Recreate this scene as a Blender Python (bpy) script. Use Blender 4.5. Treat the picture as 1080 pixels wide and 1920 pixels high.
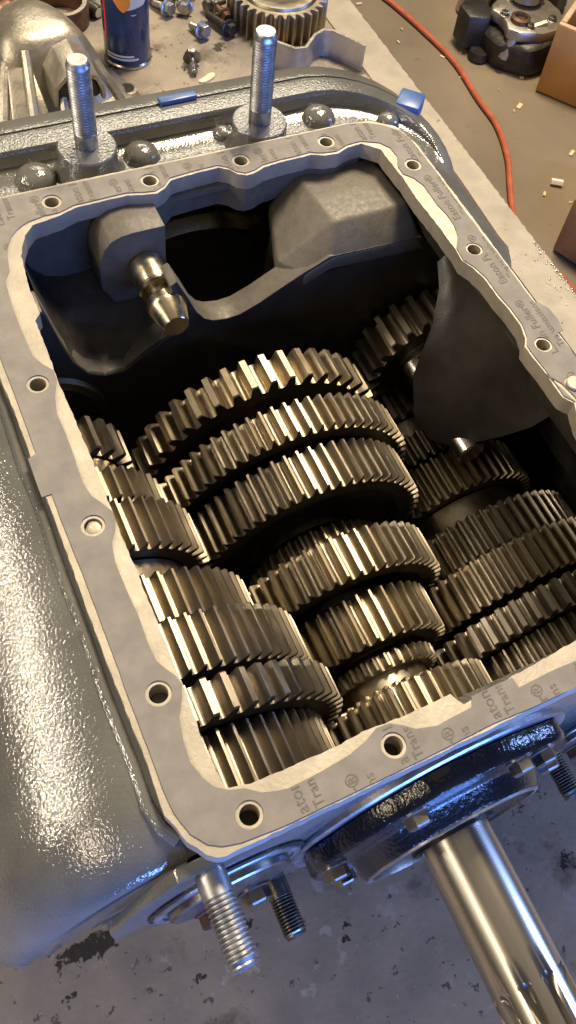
import bpy, bmesh, math, random
from math import sin, cos, pi, radians, hypot, atan2, sqrt
from mathutils import Vector, Matrix
from mathutils.geometry import tessellate_polygon

for o in list(bpy.data.objects):
    bpy.data.objects.remove(o)
SC = bpy.context.scene
COL = SC.collection
RND = random.Random(7)

# ------------------------------------------------------------------ camera
cd = bpy.data.cameras.new("camera")
cam = bpy.data.objects.new("camera", cd)
COL.objects.link(cam)
cd.sensor_fit = 'VERTICAL'
cd.sensor_height = 36.0
cd.lens = 33.34614623535979
cd.shift_x = -0.058333333
cd.shift_y = -0.078125
cd.clip_start = 0.01
cd.clip_end = 60
R = Matrix(((0.88720, 0.30273, -0.34820), (-0.44103, 0.77787, -0.44765), (0.13534, 0.55077, 0.82360)))
cam.matrix_world = Matrix.Translation((0, 0, 0.5)) @ R.to_4x4()
SC.camera = cam

# ------------------------------------------------------------------ light
W = bpy.data.worlds.new("World")
SC.world = W
W.use_nodes = True
W.node_tree.nodes["Background"].inputs[0].default_value = (1.0, 0.87, 0.70, 1)
W.node_tree.nodes["Background"].inputs[1].default_value = 0.03


def area(name, loc, target, size, power, color, sy=None):
    l = bpy.data.lights.new(name, 'AREA')
    l.shape = 'RECTANGLE'
    l.size = size
    l.size_y = sy or size
    l.energy = power
    l.color = color
    o = bpy.data.objects.new(name, l)
    COL.objects.link(o)
    o.location = loc
    d = Vector(target) - Vector(loc)
    o.rotation_euler = d.to_track_quat('-Z', 'Y').to_euler()
    return o


# warm shop lamp, high behind the right shoulder of the gearbox
area("shop_lamp", (1.18, 1.45, 2.25), (0.2, 0.3, -0.1), 0.60, 118, (1.0, 0.82, 0.57))
# lamps along the left wall: two tubes climbing with the roof slope and one level tube


def tube_lamp(name, a, b, width, power, color, target):
    a, b, t = Vector(a), Vector(b), Vector(target)
    o = area(name, (a + b) / 2, target, width, power, color, (b - a).length)
    z = ((a + b) / 2 - t).normalized()
    y = (b - a).normalized()
    y = (y - z * y.dot(z)).normalized()
    x = y.cross(z)
    o.rotation_euler = Matrix((x, y, z)).transposed().to_euler()
    return o


tube_lamp("wall_tube", (-2.0, 0.45, 0.72), (-2.0, 1.75, 1.98), 0.030, 38, (1.0, 0.86, 0.66), (0, .2, -.05))
tube_lamp("wall_tube", (-2.0, 0.55, 1.45), (-2.0, 1.25, 2.10), 0.025, 4.5, (1.0, 0.89, 0.72), (0, .2, -.05))
tube_lamp("ceiling_tube", (-1.9, -0.75, 1.45), (-1.9, 0.25, 1.45), 0.05, 11, (1.0, 0.80, 0.55), (.2, .0, -.1))
# rear lamp, then a wide unseen fill lamp added for overhead ambient
area("rear_lamp", (1.05, 3.0, 1.75), (0.25, 0.6, -0.05), 1.5, 22, (1.0, 0.88, 0.68), 0.35)
area("overhead_fill", (0.2, 0.8, 2.7), (0.2, 0.5, -0.1), 3.0, 7, (1.0, 0.84, 0.62))
# daylight through the open door at the front right
area("door_daylight", (0.3, -2.7, -0.18), (0.2, 0.3, -0.05), 2.6, 165, (0.13, 0.31, 1.0), 0.5)
area("door_daylight", (0.7, -2.7, 0.55), (0.2, 0.3, -0.05), 2.0, 42, (0.16, 0.34, 1.0), 0.5)
area("window_daylight", (2.5, -0.25, 0.72), (0.2, 0.1, -0.1), 0.12, 20, (0.30, 0.48, 1.0), 0.9)

SC.view_settings.view_transform = 'Standard'
SC.view_settings.look = 'None'
SC.view_settings.exposure = 0.0
SC.view_settings.gamma = 1.0

# ------------------------------------------------------------------ materials
MATS = {}


def mat(name, col, rough=0.5, metal=0.0, var=0.0, vscale=20.0, col2=None, bump=0.0, bscale=200.0, coat=0.0,
        rvar=0.0, stretch=None, spots=None, bump2=None, spec=0.5):
    m = bpy.data.materials.new(name)
    m.use_nodes = True
    nt = m.node_tree
    b = nt.nodes["Principled BSDF"]
    b.inputs["Base Color"].default_value = (*col, 1)
    b.inputs["Roughness"].default_value = rough
    b.inputs["Metallic"].default_value = metal
    b.inputs["Specular IOR Level"].default_value = spec
    b.inputs["Coat Weight"].default_value = coat
    b.inputs["Coat Roughness"].default_value = 0.06
    tc = nt.nodes.new("ShaderNodeTexCoord")
    vec = tc.outputs["Object"]
    if stretch:
        mp = nt.nodes.new("ShaderNodeMapping")
        mp.inputs["Scale"].default_value = stretch
        nt.links.new(vec, mp.inputs["Vector"])
        vec = mp.outputs["Vector"]

    def noise(scale, detail=6, rough_=0.6):
        n = nt.nodes.new("ShaderNodeTexNoise")
        n.inputs["Scale"].default_value = scale
        n.inputs["Detail"].default_value = detail
        n.inputs["Roughness"].default_value = rough_
        nt.links.new(vec, n.inputs["Vector"])
        return n

    def ramp(src, stops):
        r = nt.nodes.new("ShaderNodeValToRGB")
        e = r.color_ramp.elements
        e[0].position, e[0].color = stops[0][0], (*stops[0][1], 1)
        e[1].position, e[1].color = stops[-1][0], (*stops[-1][1], 1)
        for p, c in stops[1:-1]:
            x = e.new(p)
            x.color = (*c, 1)
        nt.links.new(src, r.inputs["Fac"])
        return r
    if var or col2:
        n = noise(vscale)
        c2 = col2 or tuple(c * (1 - var) for c in col)
        c1 = tuple(min(1, c * (1 + var * 0.6)) for c in col) if not col2 else col
        rp = ramp(n.outputs["Fac"], [(0.33, c2), (0.66, c1)])
        out = rp.outputs["Color"]
        for (sc, thr, width, c) in (spots or []):
            n2 = noise(sc, 8, 0.62)
            rs = ramp(n2.outputs["Fac"], [(thr, (0, 0, 0)), (thr + width, (1, 1, 1))])
            mx = nt.nodes.new("ShaderNodeMix")
            mx.data_type = 'RGBA'
            nt.links.new(rs.outputs["Color"], mx.inputs["Factor"])
            nt.links.new(out, mx.inputs["A"])
            mx.inputs["B"].default_value = (*c, 1)
            out = mx.outputs["Result"]
        nt.links.new(out, b.inputs["Base Color"])
    if rvar:
        n = noise(vscale * 2.3)
        mr = nt.nodes.new("ShaderNodeMapRange")
        mr.inputs["From Min"].default_value = 0.3
        mr.inputs["From Max"].default_value = 0.7
        mr.inputs["To Min"].default_value = max(0.03, rough - rvar)
        mr.inputs["To Max"].default_value = rough + rvar
        nt.links.new(n.outputs["Fac"], mr.inputs["Value"])
        nt.links.new(mr.outputs["Result"], b.inputs["Roughness"])
    prev = None
    for bb in ([(bump, bscale)] if bump else []) + ([bump2] if bump2 else []):
        n = noise(bb[1], 2, 0.45)
        bp = nt.nodes.new("ShaderNodeBump")
        bp.inputs["Strength"].default_value = bb[0]
        bp.inputs["Distance"].default_value = 0.35 / bb[1]
        nt.links.new(n.outputs["Fac"], bp.inputs["Height"])
        if prev:
            nt.links.new(prev, bp.inputs["Normal"])
        prev = bp.outputs["Normal"]
    if prev:
        nt.links.new(prev, b.inputs["Normal"])
        nt.links.new(prev, b.inputs["Coat Normal"])
    MATS[name] = m
    return m


M = {}
M['paint'] = mat("grey_case_paint", (0.138, 0.139, 0.133), 0.085, 0.0, 0.22, 20, bump=0.50, bscale=560, coat=0.5, rvar=0.02, spec=0.8)
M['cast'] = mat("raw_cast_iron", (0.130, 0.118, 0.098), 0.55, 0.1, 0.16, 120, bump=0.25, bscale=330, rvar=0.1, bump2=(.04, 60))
M['oily'] = mat("oily_shaded_iron", (0.034, 0.031, 0.028), 0.45, 0.1, 0.35, 30, bump=0.4, bscale=700, rvar=0.1)  # oily iron, darkened further with shade in the colour
M['webiron'] = mat("filmed_shaded_iron", (0.045, 0.041, 0.036), 0.5, 0.1, 0.3, 60, bump=0.30, bscale=330, rvar=0.12, bump2=(.08, 60))  # oil film plus interior shade put into the base colour
M['machined'] = mat("machined_face", (0.42, 0.38, 0.315), 0.5, 0.3, 0.16, 60, bump=0.15, bscale=500, rvar=0.12)
M['gasket'] = mat("gasket_fibre", (0.238, 0.222, 0.208), 0.85, 0.0, 0.16, 70, bump=0.12, bscale=900,
                  spots=[(26, 0.60, 0.2, (0.195, 0.178, 0.163))])
M['ink'] = mat("faded_print", (0.165, 0.150, 0.138), 0.85, 0.0, 0.2, 90)
M['gear'] = mat("oiled_gear_steel", (0.43, 0.380, 0.300), 0.42, 1.0, 0.16, 60, bump=0.05, bscale=300, rvar=0.09, stretch=(1, 0.3, 1),
                spots=[(170, 0.68, 0.05, (0.20, 0.155, 0.10))])
nt_ = M['gear'].node_tree
b_ = nt_.nodes["Principled BSDF"]
src_ = b_.inputs["Base Color"].links[0].from_socket
oi = nt_.nodes.new("ShaderNodeObjectInfo")
rp_ = nt_.nodes.new("ShaderNodeValToRGB")
rp_.color_ramp.elements[0].color = (0.74, 0.74, 0.76, 1)
rp_.color_ramp.elements[1].color = (1.0, 0.96, 0.88, 1)
nt_.links.new(oi.outputs["Random"], rp_.inputs["Fac"])
mx_ = nt_.nodes.new("ShaderNodeMix")
mx_.data_type = 'RGBA'
mx_.blend_type = 'MULTIPLY'
mx_.inputs["Factor"].default_value = 1
nt_.links.new(src_, mx_.inputs["A"])
nt_.links.new(rp_.outputs["Color"], mx_.inputs["B"])
nt_.links.new(mx_.outputs["Result"], b_.inputs["Base Color"])
M['shadeface'] = mat("dark_shaded_face", (0.085, 0.072, 0.056), 0.45, 0.6, 0.3, 50, rvar=0.1)  # dark gear end finish with shade mixed into the colour
M['gearface'] = mat("dark_gear_face", (0.20, 0.175, 0.14), 0.45, 1.0, 0.25, 50, rvar=0.1)
M['shaft'] = mat("polished_shaft", (0.58, 0.54, 0.49), 0.27, 1.0, 0.08, 30, rvar=0.05, stretch=(1, 0.08, 1), bump=0.03, bscale=300)
M['pin'] = mat("turned_pin_steel", (0.70, 0.61, 0.44), 0.24, 1.0, 0.06, 60, rvar=0.05)
M['stud'] = mat("zinc_stud", (0.42, 0.42, 0.43), 0.42, 1.0, 0.30, 90, rvar=0.1)
M['dstud'] = mat("dark_stud", (0.20, 0.18, 0.15), 0.38, 1.0, 0.3, 90, rvar=0.1)
M['black'] = mat("black_enamel", (0.016, 0.016, 0.018), 0.20, 0.0, 0.3, 60, bump=0.45, bscale=420, coat=0.4)
M['bolt'] = mat("bolt_steel", (0.30, 0.28, 0.26), 0.35, 1.0, 0.3, 120, rvar=0.1)
M['rust'] = mat("rusty_steel", (0.17, 0.10, 0.065), 0.5, 0.7, 0.4, 90, rvar=0.1)
M['bench'] = mat("stained_bench_steel", (0.345, 0.290, 0.220), 0.5, 0.0, 0.0, 9.0, col2=(0.185, 0.165, 0.142), bump=0.15, bscale=160, rvar=0.14,
                 spots=[(14, 0.57, 0.10, (0.110, 0.082, 0.060)), (34, 0.60, 0.05, (0.34, 0.31, 0.27)), (23, 0.630, 0.012, (0.022, 0.018, 0.015)), (90, 0.62, 0.03, (0.09, 0.078, 0.064)), (150, 0.65, 0.02, (0.36, 0.33, 0.28))])
M['strip'] = mat("worn_pale_edge_plate", (0.44, 0.39, 0.30), 0.5, 0.2, 0.0, 16.0, col2=(0.32, 0.285, 0.23), bump=0.12, bscale=240, rvar=0.12,
                 spots=[(60, 0.66, 0.04, (0.20, 0.17, 0.13))])
M['floor'] = mat("dusty_concrete", (0.255, 0.200, 0.132), 0.8, 0.0, 0.0, 3.2, col2=(0.175, 0.138, 0.096), bump=0.2, bscale=120,
                 spots=[(30, 0.64, 0.06, (0.15, 0.12, 0.085))])
M['alu'] = mat("cast_aluminium", (0.42, 0.385, 0.325), 0.38, 0.75, 0.22, 25, bump=0.25, bscale=260, rvar=0.1)
M['dark'] = mat("grime_and_shade_steel", (0.055, 0.050, 0.044), 0.45, 0.6, 0.4, 40, bump=0.4, bscale=150)  # grimy steel; also stands for shade inside holes and openings
M['hose'] = mat("orange_rubber", (0.50, 0.120, 0.058), 0.5, 0.0, 0.2, 60)
M['wood'] = mat("brown_crate_board", (0.40, 0.195, 0.055), 0.75, 0.0, 0.25, 12, bump=0.2, bscale=90, stretch=(1, 1, 0.3),
                spots=[(30, 0.66, 0.05, (0.20, 0.09, 0.035))])
M['woodedge'] = mat("pale_crate_edge", (0.62, 0.43, 0.24), 0.8, 0.0, 0.2, 30)
M['chip'] = mat("wood_chip", (0.72, 0.56, 0.33), 0.8)
M['navy'] = mat("navy_can_print", (0.012, 0.040, 0.135), 0.25, 0.2, 0.3, 30, coat=0.4)
M['orange'] = mat("orange_can_print", (0.85, 0.30, 0.05), 0.3)
M['white'] = mat("white_can_print", (0.72, 0.72, 0.72), 0.3)
M['red'] = mat("red_can_print", (0.70, 0.03, 0.03), 0.3)
M['tin'] = mat("bare_tin", (0.70, 0.66, 0.58), 0.25, 1.0)
M['bluetape'] = mat("blue_paint_drip", (0.055, 0.125, 0.32), 0.35, 0.0, 0.2, 40)
M['cream'] = mat("cream_scrap", (0.80, 0.66, 0.42), 0.7)
M['chalk'] = mat("white_plastic", (0.85, 0.82, 0.76), 0.5)
M['brasshub'] = mat("bronze_hub", (0.50, 0.44, 0.34), 0.36, 1.0, 0.2, 60, rvar=0.08)

# ------------------------------------------------------------------ builders


class MB:
    def __init__(s):
        s.v = []
        s.f = []

    def add(s, vs, fs):
        n = len(s.v)
        s.v += [tuple(v) for v in vs]
        s.f += [tuple(i + n for i in f) for f in fs]
        return s

    def box(s, a, b, mtx=None):
        x0, y0, z0 = a
        x1, y1, z1 = b
        vs = [Vector((x, y, z)) for z in (z0, z1) for y in (y0, y1) for x in (x0, x1)]
        if mtx:
            vs = [mtx @ v for v in vs]
        return s.add(vs, [(0, 2, 3, 1), (4, 5, 7, 6), (0, 1, 5, 4), (2, 6, 7, 3), (0, 4, 6, 2), (1, 3, 7, 5)])

    def lathe(s, prof, o=(0, 0, 0), axis=(0, 0, 1), seg=48, cap=True, wob=None):
        """prof: (radius, t along axis)"""
        ax = Vector(axis).normalized()
        q = ax.to_track_quat('Z', 'Y').to_matrix()
        vs, fs = [], []
        for r, t in prof:
            for i in range(seg):
                a = 2 * pi * i / seg
                rr = r * (wob(a, t) if wob else 1)
                vs.append(Vector(o) + q @ Vector((rr * cos(a), rr * sin(a), t)))
        n = len(prof)
        for j in range(n - 1):
            for i in range(seg):
                k = (i + 1) % seg
                fs.append((j * seg + i, j * seg + k, (j + 1) * seg + k, (j + 1) * seg + i))
        if cap:
            fs.append(tuple(reversed(range(seg))))
            fs.append(tuple(range((n - 1) * seg, n * seg)))
        return s.add(vs, fs)

    def prism(s, loops, a0, a1, plane='xy', taper=None):
        """loops: outer + holes, 2D.  plane xy -> extrude z ; xz -> extrude y ; yz -> extrude x"""
        def P(p, t):
            if plane == 'xy':
                return (p[0], p[1], t)
            if plane == 'xz':
                return (p[0], t, p[1])
            return (t, p[0], p[1])
        tris = tessellate_polygon([[Vector((p[0], p[1], 0)) for p in l] for l in loops])
        flat = [p for l in loops for p in l]
        n = len(flat)
        vs = [P(p, a0) for p in flat] + [P(p, a1) for p in flat]
        fs = []
        for t in tris:
            fs.append(tuple(t))
            fs.append(tuple(i + n for i in reversed(t)))
        k = 0
        for l in loops:
            m = len(l)
            for i in range(m):
                j = (i + 1) % m
                fs.append((k + i, k + j, n + k + j, n + k + i))
            k += m
        return s.add(vs, fs)

    def loft(s, secs, closed=False, cap=False):
        m = len(secs[0])
        vs = [p for sec in secs for p in sec]
        fs = []
        for j in range(len(secs) - 1):
            for i in range(m if closed else m - 1):
                k = (i + 1) % m
                fs.append((j * m + i, j * m + k, (j + 1) * m + k, (j + 1) * m + i))
        if cap:
            fs.append(tuple(reversed(range(m))))
            fs.append(tuple(range((len(secs) - 1) * m, len(secs) * m)))
        return s.add(vs, fs)

    def tube(s, pts, r, seg=10):
        pts = [Vector(p) for p in pts]
        secs = []
        up = Vector((0, 0, 1))
        for i, p in enumerate(pts):
            d = (pts[min(i + 1, len(pts) - 1)] - pts[max(i - 1, 0)]).normalized()
            a = d.cross(up)
            if a.length < 1e-4:
                a = Vector((1, 0, 0))
            a.normalize()
            b = d.cross(a)
            rr = r[i] if isinstance(r, (list, tuple)) else r
            secs.append([p + a * (rr * cos(2 * pi * k / seg)) + b * (rr * sin(2 * pi * k / seg)) for k in range(seg)])
        return s.loft(secs, True, True)


ORI = {}


def empty(name, loc, label, cat, group=None):
    o = bpy.data.objects.new(name, None)
    COL.objects.link(o)
    o.location = loc
    o.empty_display_size = 0.02
    ORI[o.name] = Vector(loc)
    o['label'] = label
    o['category'] = cat
    if group:
        o['group'] = group
    return o


def mesh(mb, smooth=35, bevel=0.0, fix=True):
    me = bpy.data.meshes.new("m")
    me.from_pydata(mb.v, [], mb.f)
    bm = bmesh.new()
    bm.from_mesh(me)
    if fix:
        bmesh.ops.recalc_face_normals(bm, faces=bm.faces)
    if bevel:
        es = [e for e in bm.edges if e.is_manifold and e.calc_face_angle(0) > radians(25)]
        bmesh.ops.bevel(bm, geom=es, offset=bevel, segments=2, profile=0.5, affect='EDGES', clamp_overlap=True)
    bm.to_mesh(me)
    bm.free()
    if smooth:
        me.shade_smooth()
        me.set_sharp_from_angle(angle=radians(smooth))
    me.update()
    return me


def part(name, mb, m, parent=None, smooth=35, bevel=0.0, label=None, cat=None, group=None, kind=None, fix=True, at=None):
    """a mesh object; vertices come in world metres, the object sits at its parent's origin (or at `at`)"""
    if parent is not None:
        o0 = ORI[parent.name]
    else:
        o0 = Vector(at) if at else Vector((0, 0, 0))
    mb.v = [tuple(Vector(v) - o0) for v in mb.v]
    me = mesh(mb, smooth, bevel, fix)
    me.name = name
    me.materials.append(M[m])
    o = bpy.data.objects.new(name, me)
    COL.objects.link(o)
    if parent is not None:
        o.parent = parent
    else:
        o.location = o0
    ORI[o.name] = o0
    if label:
        o['label'] = label
    if cat:
        o['category'] = cat
    if group:
        o['group'] = group
    if kind:
        o['kind'] = kind
    return o


def copy_thing(root, loc, rot, label, group=None):
    r = root.copy()
    COL.objects.link(r)
    r.location = loc
    r.rotation_euler = rot
    r['label'] = label
    if group:
        r['group'] = group
    for ch in list(root.children):
        c = ch.copy()
        COL.objects.link(c)
        c.parent = r
    return r


def smooth_poly(pts, it=1):
    for _ in range(it):
        q = []
        n = len(pts)
        for i in range(n):
            a, b = pts[i], pts[(i + 1) % n]
            q.append((a[0] * .75 + b[0] * .25, a[1] * .75 + b[1] * .25))
            q.append((a[0] * .25 + b[0] * .75, a[1] * .25 + b[1] * .75))
        pts = q
    return pts


def circ(cx, cy, r, n=28):
    return [(cx + r * cos(2 * pi * i / n), cy + r * sin(2 * pi * i / n)) for i in range(n)]


CX = 0.2096                       # middle of the case
MAIN = (0.2094, -0.1861)          # x, z of the shaft lines
LEFT = (0.0447, -0.1421)
RIGHT = (0.3666, -0.2514)
FRONT = (0.1890, -0.1180)         # input shaft line at the front wall
BENCH = -0.380
FLOOR = -0.650



def jag_edge():
    r_ = random.Random(4)
    a = [(.7485 + r_.uniform(-.0012, .0008), -1.2 + 3.5 * k / 700) for k in range(701)]
    return a + [(.690, 2.3), (.690, -1.2)]


# ------------------------------------------------------------------ bench and floor
mb = MB()
nx, ny = 2, 2
mb.prism([[(-1.4, -1.2), (0.748, -1.2), (0.748, 2.3), (-1.4, 2.3)]], BENCH - 0.012, BENCH)
part('bench', mb, 'bench', kind='structure')
mb = MB()
mb.prism([jag_edge()], BENCH + .0003, BENCH + .0022)
part('bench_edge_strip', mb, 'strip', kind='structure')
mb = MB()
# ragged slag left along the cut edge of the plate
for i in range(300):
    y = RND.uniform(0.30, 0.66)
    s_ = RND.uniform(0.0006, 0.0019)
    x = 0.748 - abs(RND.gauss(0, 0.003)) if RND.random() < .7 else 0.748 - abs(RND.gauss(0, 0.03))
    if x < 0.745 and y > 0.8:
        continue
    mb.lathe([(s_, -.001), (s_ * .8, s_ * .7), (0.0002, s_ * 1.1)], (x, y, BENCH + .0022), (0, 0, 1), 6)
part('weld_spatter', mb, 'tin', kind='stuff', label='bright metal spatter along the cut edge of the bench plate')
mb = MB()
mb.prism([[(-6, -6), (9, -6), (9, 9), (-6, 9)]], FLOOR - 0.1, FLOOR)
part('floor', mb, 'floor', kind='structure')

# ------------------------------------------------------------------ gearbox case
case = empty('gearbox_case', (CX, 0.3, BENCH), 'grey painted cast iron gearbox case with its top open, standing on the bench', 'gearbox')

GIN_A = [(0.0586, 0.4958), (0.0632, 0.5044), (0.0692, 0.5100), (0.0780, 0.5148), (0.0900, 0.5170), (0.1006, 0.5169), (0.1127, 0.5209), (0.1237, 0.5210), (0.1515, 0.5217), (0.1650, 0.5182), (0.1728, 0.5172), (0.1807, 0.5206), (0.1873, 0.5270), (0.2040, 0.5284), (0.2158, 0.5290), (0.2268, 0.5293), (0.2338, 0.5249), (0.2381, 0.5183), (0.2441, 0.5147), (0.2521, 0.5157), (0.2608, 0.5193), (0.2768, 0.5207), (0.2870, 0.5207), (0.3017, 0.5214), (0.3116, 0.5176), (0.3228, 0.5162), (0.3345, 0.5205), (0.3471, 0.5213), (0.3614, 0.5149), (0.3668, 0.5072), (0.3679, 0.4962), (0.3626, 0.4854), (0.3626, 0.4764), (0.3685, 0.4693), (0.3722, 0.4592), (0.3718, 0.4368), (0.3738, 0.4257), (0.3734, 0.4125), (0.3704, 0.4016), (0.3630, 0.3912), (0.3619, 0.3789), (0.3663, 0.3689), (0.3691, 0.3578), (0.3693, 0.3389), (0.3708, 0.3248), (0.3710, 0.3089), (0.3678, 0.2980), (0.3635, 0.2914), (0.3634, 0.2813), (0.3644, 0.2674), (0.3644, 0.2537), (0.3643, 0.2441), (0.3694, 0.2369)]
GIN_B = [(0.2643, 0.0835), (0.2500, 0.0842), (0.2252, 0.0836), (0.2247, 0.0902), (0.1982, 0.0904), (0.1951, 0.0853), (0.1724, 0.0843), (0.1608, 0.0874), (0.1551, 0.0921), (0.1491, 0.0960), (0.1413, 0.0967), (0.1329, 0.0929), (0.1220, 0.0902), (0.1058, 0.0887), (0.0860, 0.0882), (0.0800, 0.0895), (0.0729, 0.0919), (0.0661, 0.0973), (0.0584, 0.0997), (0.0523, 0.1045), (0.0487, 0.1110), (0.0462, 0.1208), (0.0468, 0.1319), (0.0494, 0.1443), (0.0547, 0.1542), (0.0566, 0.1600), (0.0555, 0.1655), (0.0518, 0.1716), (0.0491, 0.1773), (0.0482, 0.1888), (0.0489, 0.2069), (0.0480, 0.2244), (0.0479, 0.2412), (0.0502, 0.2533), (0.0546, 0.2608), (0.0568, 0.2662), (0.0570, 0.2726), (0.0533, 0.2795), (0.0492, 0.2866), (0.0472, 0.2971), (0.0482, 0.3167), (0.0484, 0.3348), (0.0481, 0.3501), (0.0506, 0.3626), (0.0558, 0.3752), (0.0558, 0.3829), (0.0510, 0.3896), (0.0474, 0.3983), (0.0467, 0.4158), (0.0466, 0.4398), (0.0481, 0.4616), (0.0493, 0.4672), (0.0536, 0.4739), (0.0556, 0.4862)]
# the part of the rim outside the picture mirrors the part inside it
GIN_R = [(2 * CX - x, y) for x, y in reversed(GIN_B[18:36])]
GIN_N = [(2 * CX - x, y) for x, y in reversed(GIN_B[10:18])]
GIN = GIN_A + GIN_R + [(2 * CX - .0661, .0973), (2 * CX - .0729, .0919), (2 * CX - .0860, .0882), (0.30, .0882)] + GIN_B
GO_A = [(0.0661, 0.5430), (0.0892, 0.5429), (0.1241, 0.5429), (0.1856, 0.5429), (0.2094, 0.5426), (0.2834, 0.5432), (0.3468, 0.5432), (0.3620, 0.5400), (0.3747, 0.5328), (0.3841, 0.5237), (0.3882, 0.5108), (0.3895, 0.4695), (0.3891, 0.4210), (0.3896, 0.4119), (0.3898, 0.3907), (0.3907, 0.3736), (0.3905, 0.3441), (0.3908, 0.3237), (0.3939, 0.3226), (0.3985, 0.3150), (0.3987, 0.3031), (0.3968, 0.2937), (0.3908, 0.2933), (0.3918, 0.2738)]
GO_B = [(0.2554, 0.0705), (0.2233, 0.0713), (0.2015, 0.0725), (0.1556, 0.0720), (0.1162, 0.0723), (0.0789, 0.0727), (0.0650, 0.0735), (0.0544, 0.0745), (0.0458, 0.0767), (0.0397, 0.0806), (0.0337, 0.0885), (0.0299, 0.1012), (0.0290, 0.1144), (0.0293, 0.1348), (0.0290, 0.1645), (0.0293, 0.1857), (0.0294, 0.2088), (0.0292, 0.2430), (0.0286, 0.2727), (0.0286, 0.2964), (0.0227, 0.2965), (0.0230, 0.3245), (0.0284, 0.3266), (0.0286, 0.3471), (0.0286, 0.3792), (0.0285, 0.4053)]
GO = GO_A + [(0.3905, .12), (0.389, .10), (0.3830, .085), (0.372, .076), (.36, .0735)] + GO_B + [(0.0285, 0.50), (0.0300, 0.515), (0.0350, 0.5270), (0.0430, 0.5360), (0.0530, 0.5412)]
HOLES = [(0.0989, 0.5290), (0.1725, 0.5290), (0.2460, 0.5290), (0.3199, 0.5290), (0.3755, 0.4833), (0.3755, 0.3854), (0.3755, 0.2878),
         (0.0438, 0.3758), (0.0438, 0.2677), (0.0438, 0.1603), (0.0634, 0.0848), (0.1458, 0.0848), (2 * CX - .0634, .0848)]
DOWEL = (0.3772, 0.2500)


def jag(pts, amp, step=0.004, seed=3):
    rr = random.Random(seed)
    out = []
    n = len(pts)
    for i in range(n):
        a, b = Vector(pts[i]), Vector(pts[(i + 1) % n])
        d = b - a
        k = max(1, int(d.length / step))
        nrm = Vector((-d.y, d.x)).normalized() if d.length > 1e-6 else Vector((0, 0))
        for j in range(k):
            p = a + d * (j / k) + nrm * rr.uniform(-amp, amp)
            out.append((p.x, p.y))
    return out


RIN_L = [(0.0575, 0.1015), (0.0564, 0.1100), (0.0555, 0.1270), (0.0566, 0.1438), (0.0570, 0.1611), (0.0570, 0.1991), (0.0569, 0.2350), (0.0565, 0.2629), (0.0569, 0.2752), (0.0574, 0.3068), (0.0567, 0.3501), (0.0560, 0.3734), (0.0567, 0.3897), (0.0570, 0.4262), (0.0615, 0.4314), (0.0614, 0.4553), (0.0645, 0.4850), (0.0720, 0.5030), (0.0800, 0.5110)]
far_in = [(x, y - 0.0022) for x, y in GIN_A[4:28]]
RIN_R = [(0.3588, 0.5076), (0.3594, 0.4929), (0.3605, 0.4740), (0.3598, 0.4486), (0.3615, 0.4191), (0.3618, 0.3907)]
right_in = [(x - 0.0014, y) for x, y in GIN_A[40:]] + [(0.362, 0.22), (2 * CX - .0570, .1991), (2 * CX - .0555, .127), (2 * CX - .0575, .1015), (2 * CX - .0698, .0975)]
RIN_N = [(0.0698, 0.0982), (0.0903, 0.0975), (0.1177, 0.0970), (0.1341, 0.0981), (0.1561, 0.0966), (0.1880, 0.0962), (0.1919, 0.0885), (0.2251, 0.0908), (0.2502, 0.0923), (0.2721, 0.0939)]
RIN = RIN_L + far_in[1:] + RIN_R + right_in + list(reversed(RIN_N))
ROUT_L = [(0.0240, 0.50), (0.0240, 0.3893), (0.0250, 0.3576), (0.0248, 0.3266), (0.0253, 0.2861), (0.0250, 0.2357), (0.0247, 0.1948), (0.0255, 0.1584), (0.0262, 0.1330), (0.0256, 0.1022), (0.0311, 0.0861), (0.0373, 0.0766), (0.0415, 0.0733), (0.0458, 0.0722)]
ROUT = ROUT_L + [(0.10, 0.0715), (0.30, 0.0700), (0.375, 0.0715), (0.388, 0.083), (0.3925, 0.105), (0.3928, 0.25), (0.3922, 0.42), (0.3910, 0.505), (0.384, 0.530), (0.368, 0.5415), (0.347, 0.5452), (0.06, 0.5452), (0.036, 0.536), (0.026, 0.519)]
RT = -0.0009                       # top of the machined face, under the gasket
mb = MB()
mb.prism([jag(ROUT, .0003, .004, 5), jag(RIN, .0003, .003, 9)] + [circ(x, y, .0052) for x, y in HOLES], -0.0150, RT)
part('rim', mb, 'machined', case, smooth=40, label='bare machined top face of the case around the opening')
# threaded bores under the rim holes, their shade put into a dark colour
for x, y in HOLES:
    mb = MB()
    prof = []
    for k in range(9):
        prof += [(.0052, -.0152 - k * .0012), (.0045, -.0158 - k * .0012)]
    prof.append((.0002, -.0262))
    mb.lathe(prof, (x, y, 0), (0, 0, 1), 20, cap=False)
    part('threaded_hole', mb, 'dark', case, fix=False)
mb = MB()
mb.lathe([(.0062, -.012), (.0062, .0012), (.0055, .0018), (.0002, .0019)], (*DOWEL, 0), (0, 0, 1), 28)
part('dowel', mb, 'machined', case)
mb = MB()
mb.lathe([(.0050, -.010), (.0050, -.0030), (.0030, -.0022), (.0002, -.0026)], (*HOLES[8], 0), (0, 0, 1), 14, wob=lambda a, t: 1 - .22 * max(0, cos(a - 5.6)) ** 8)
part('hole_plug', mb, 'machined', case, label='silvery plug filling one bolt hole of the left rim')


# left barrel of the case, round the left countershaft
def barrel(ax, r0, r1, a0, a1, n=36):
    o = [(ax[0] + r0 * cos(a0 + (a1 - a0) * i / n), ax[1] + r0 * sin(a0 + (a1 - a0) * i / n)) for i in range(n + 1)]
    i_ = [(ax[0] + r1 * cos(a0 + (a1 - a0) * i / n), ax[1] + r1 * sin(a0 + (a1 - a0) * i / n)) for i in range(n + 1)]
    return o + list(reversed(i_))


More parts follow.
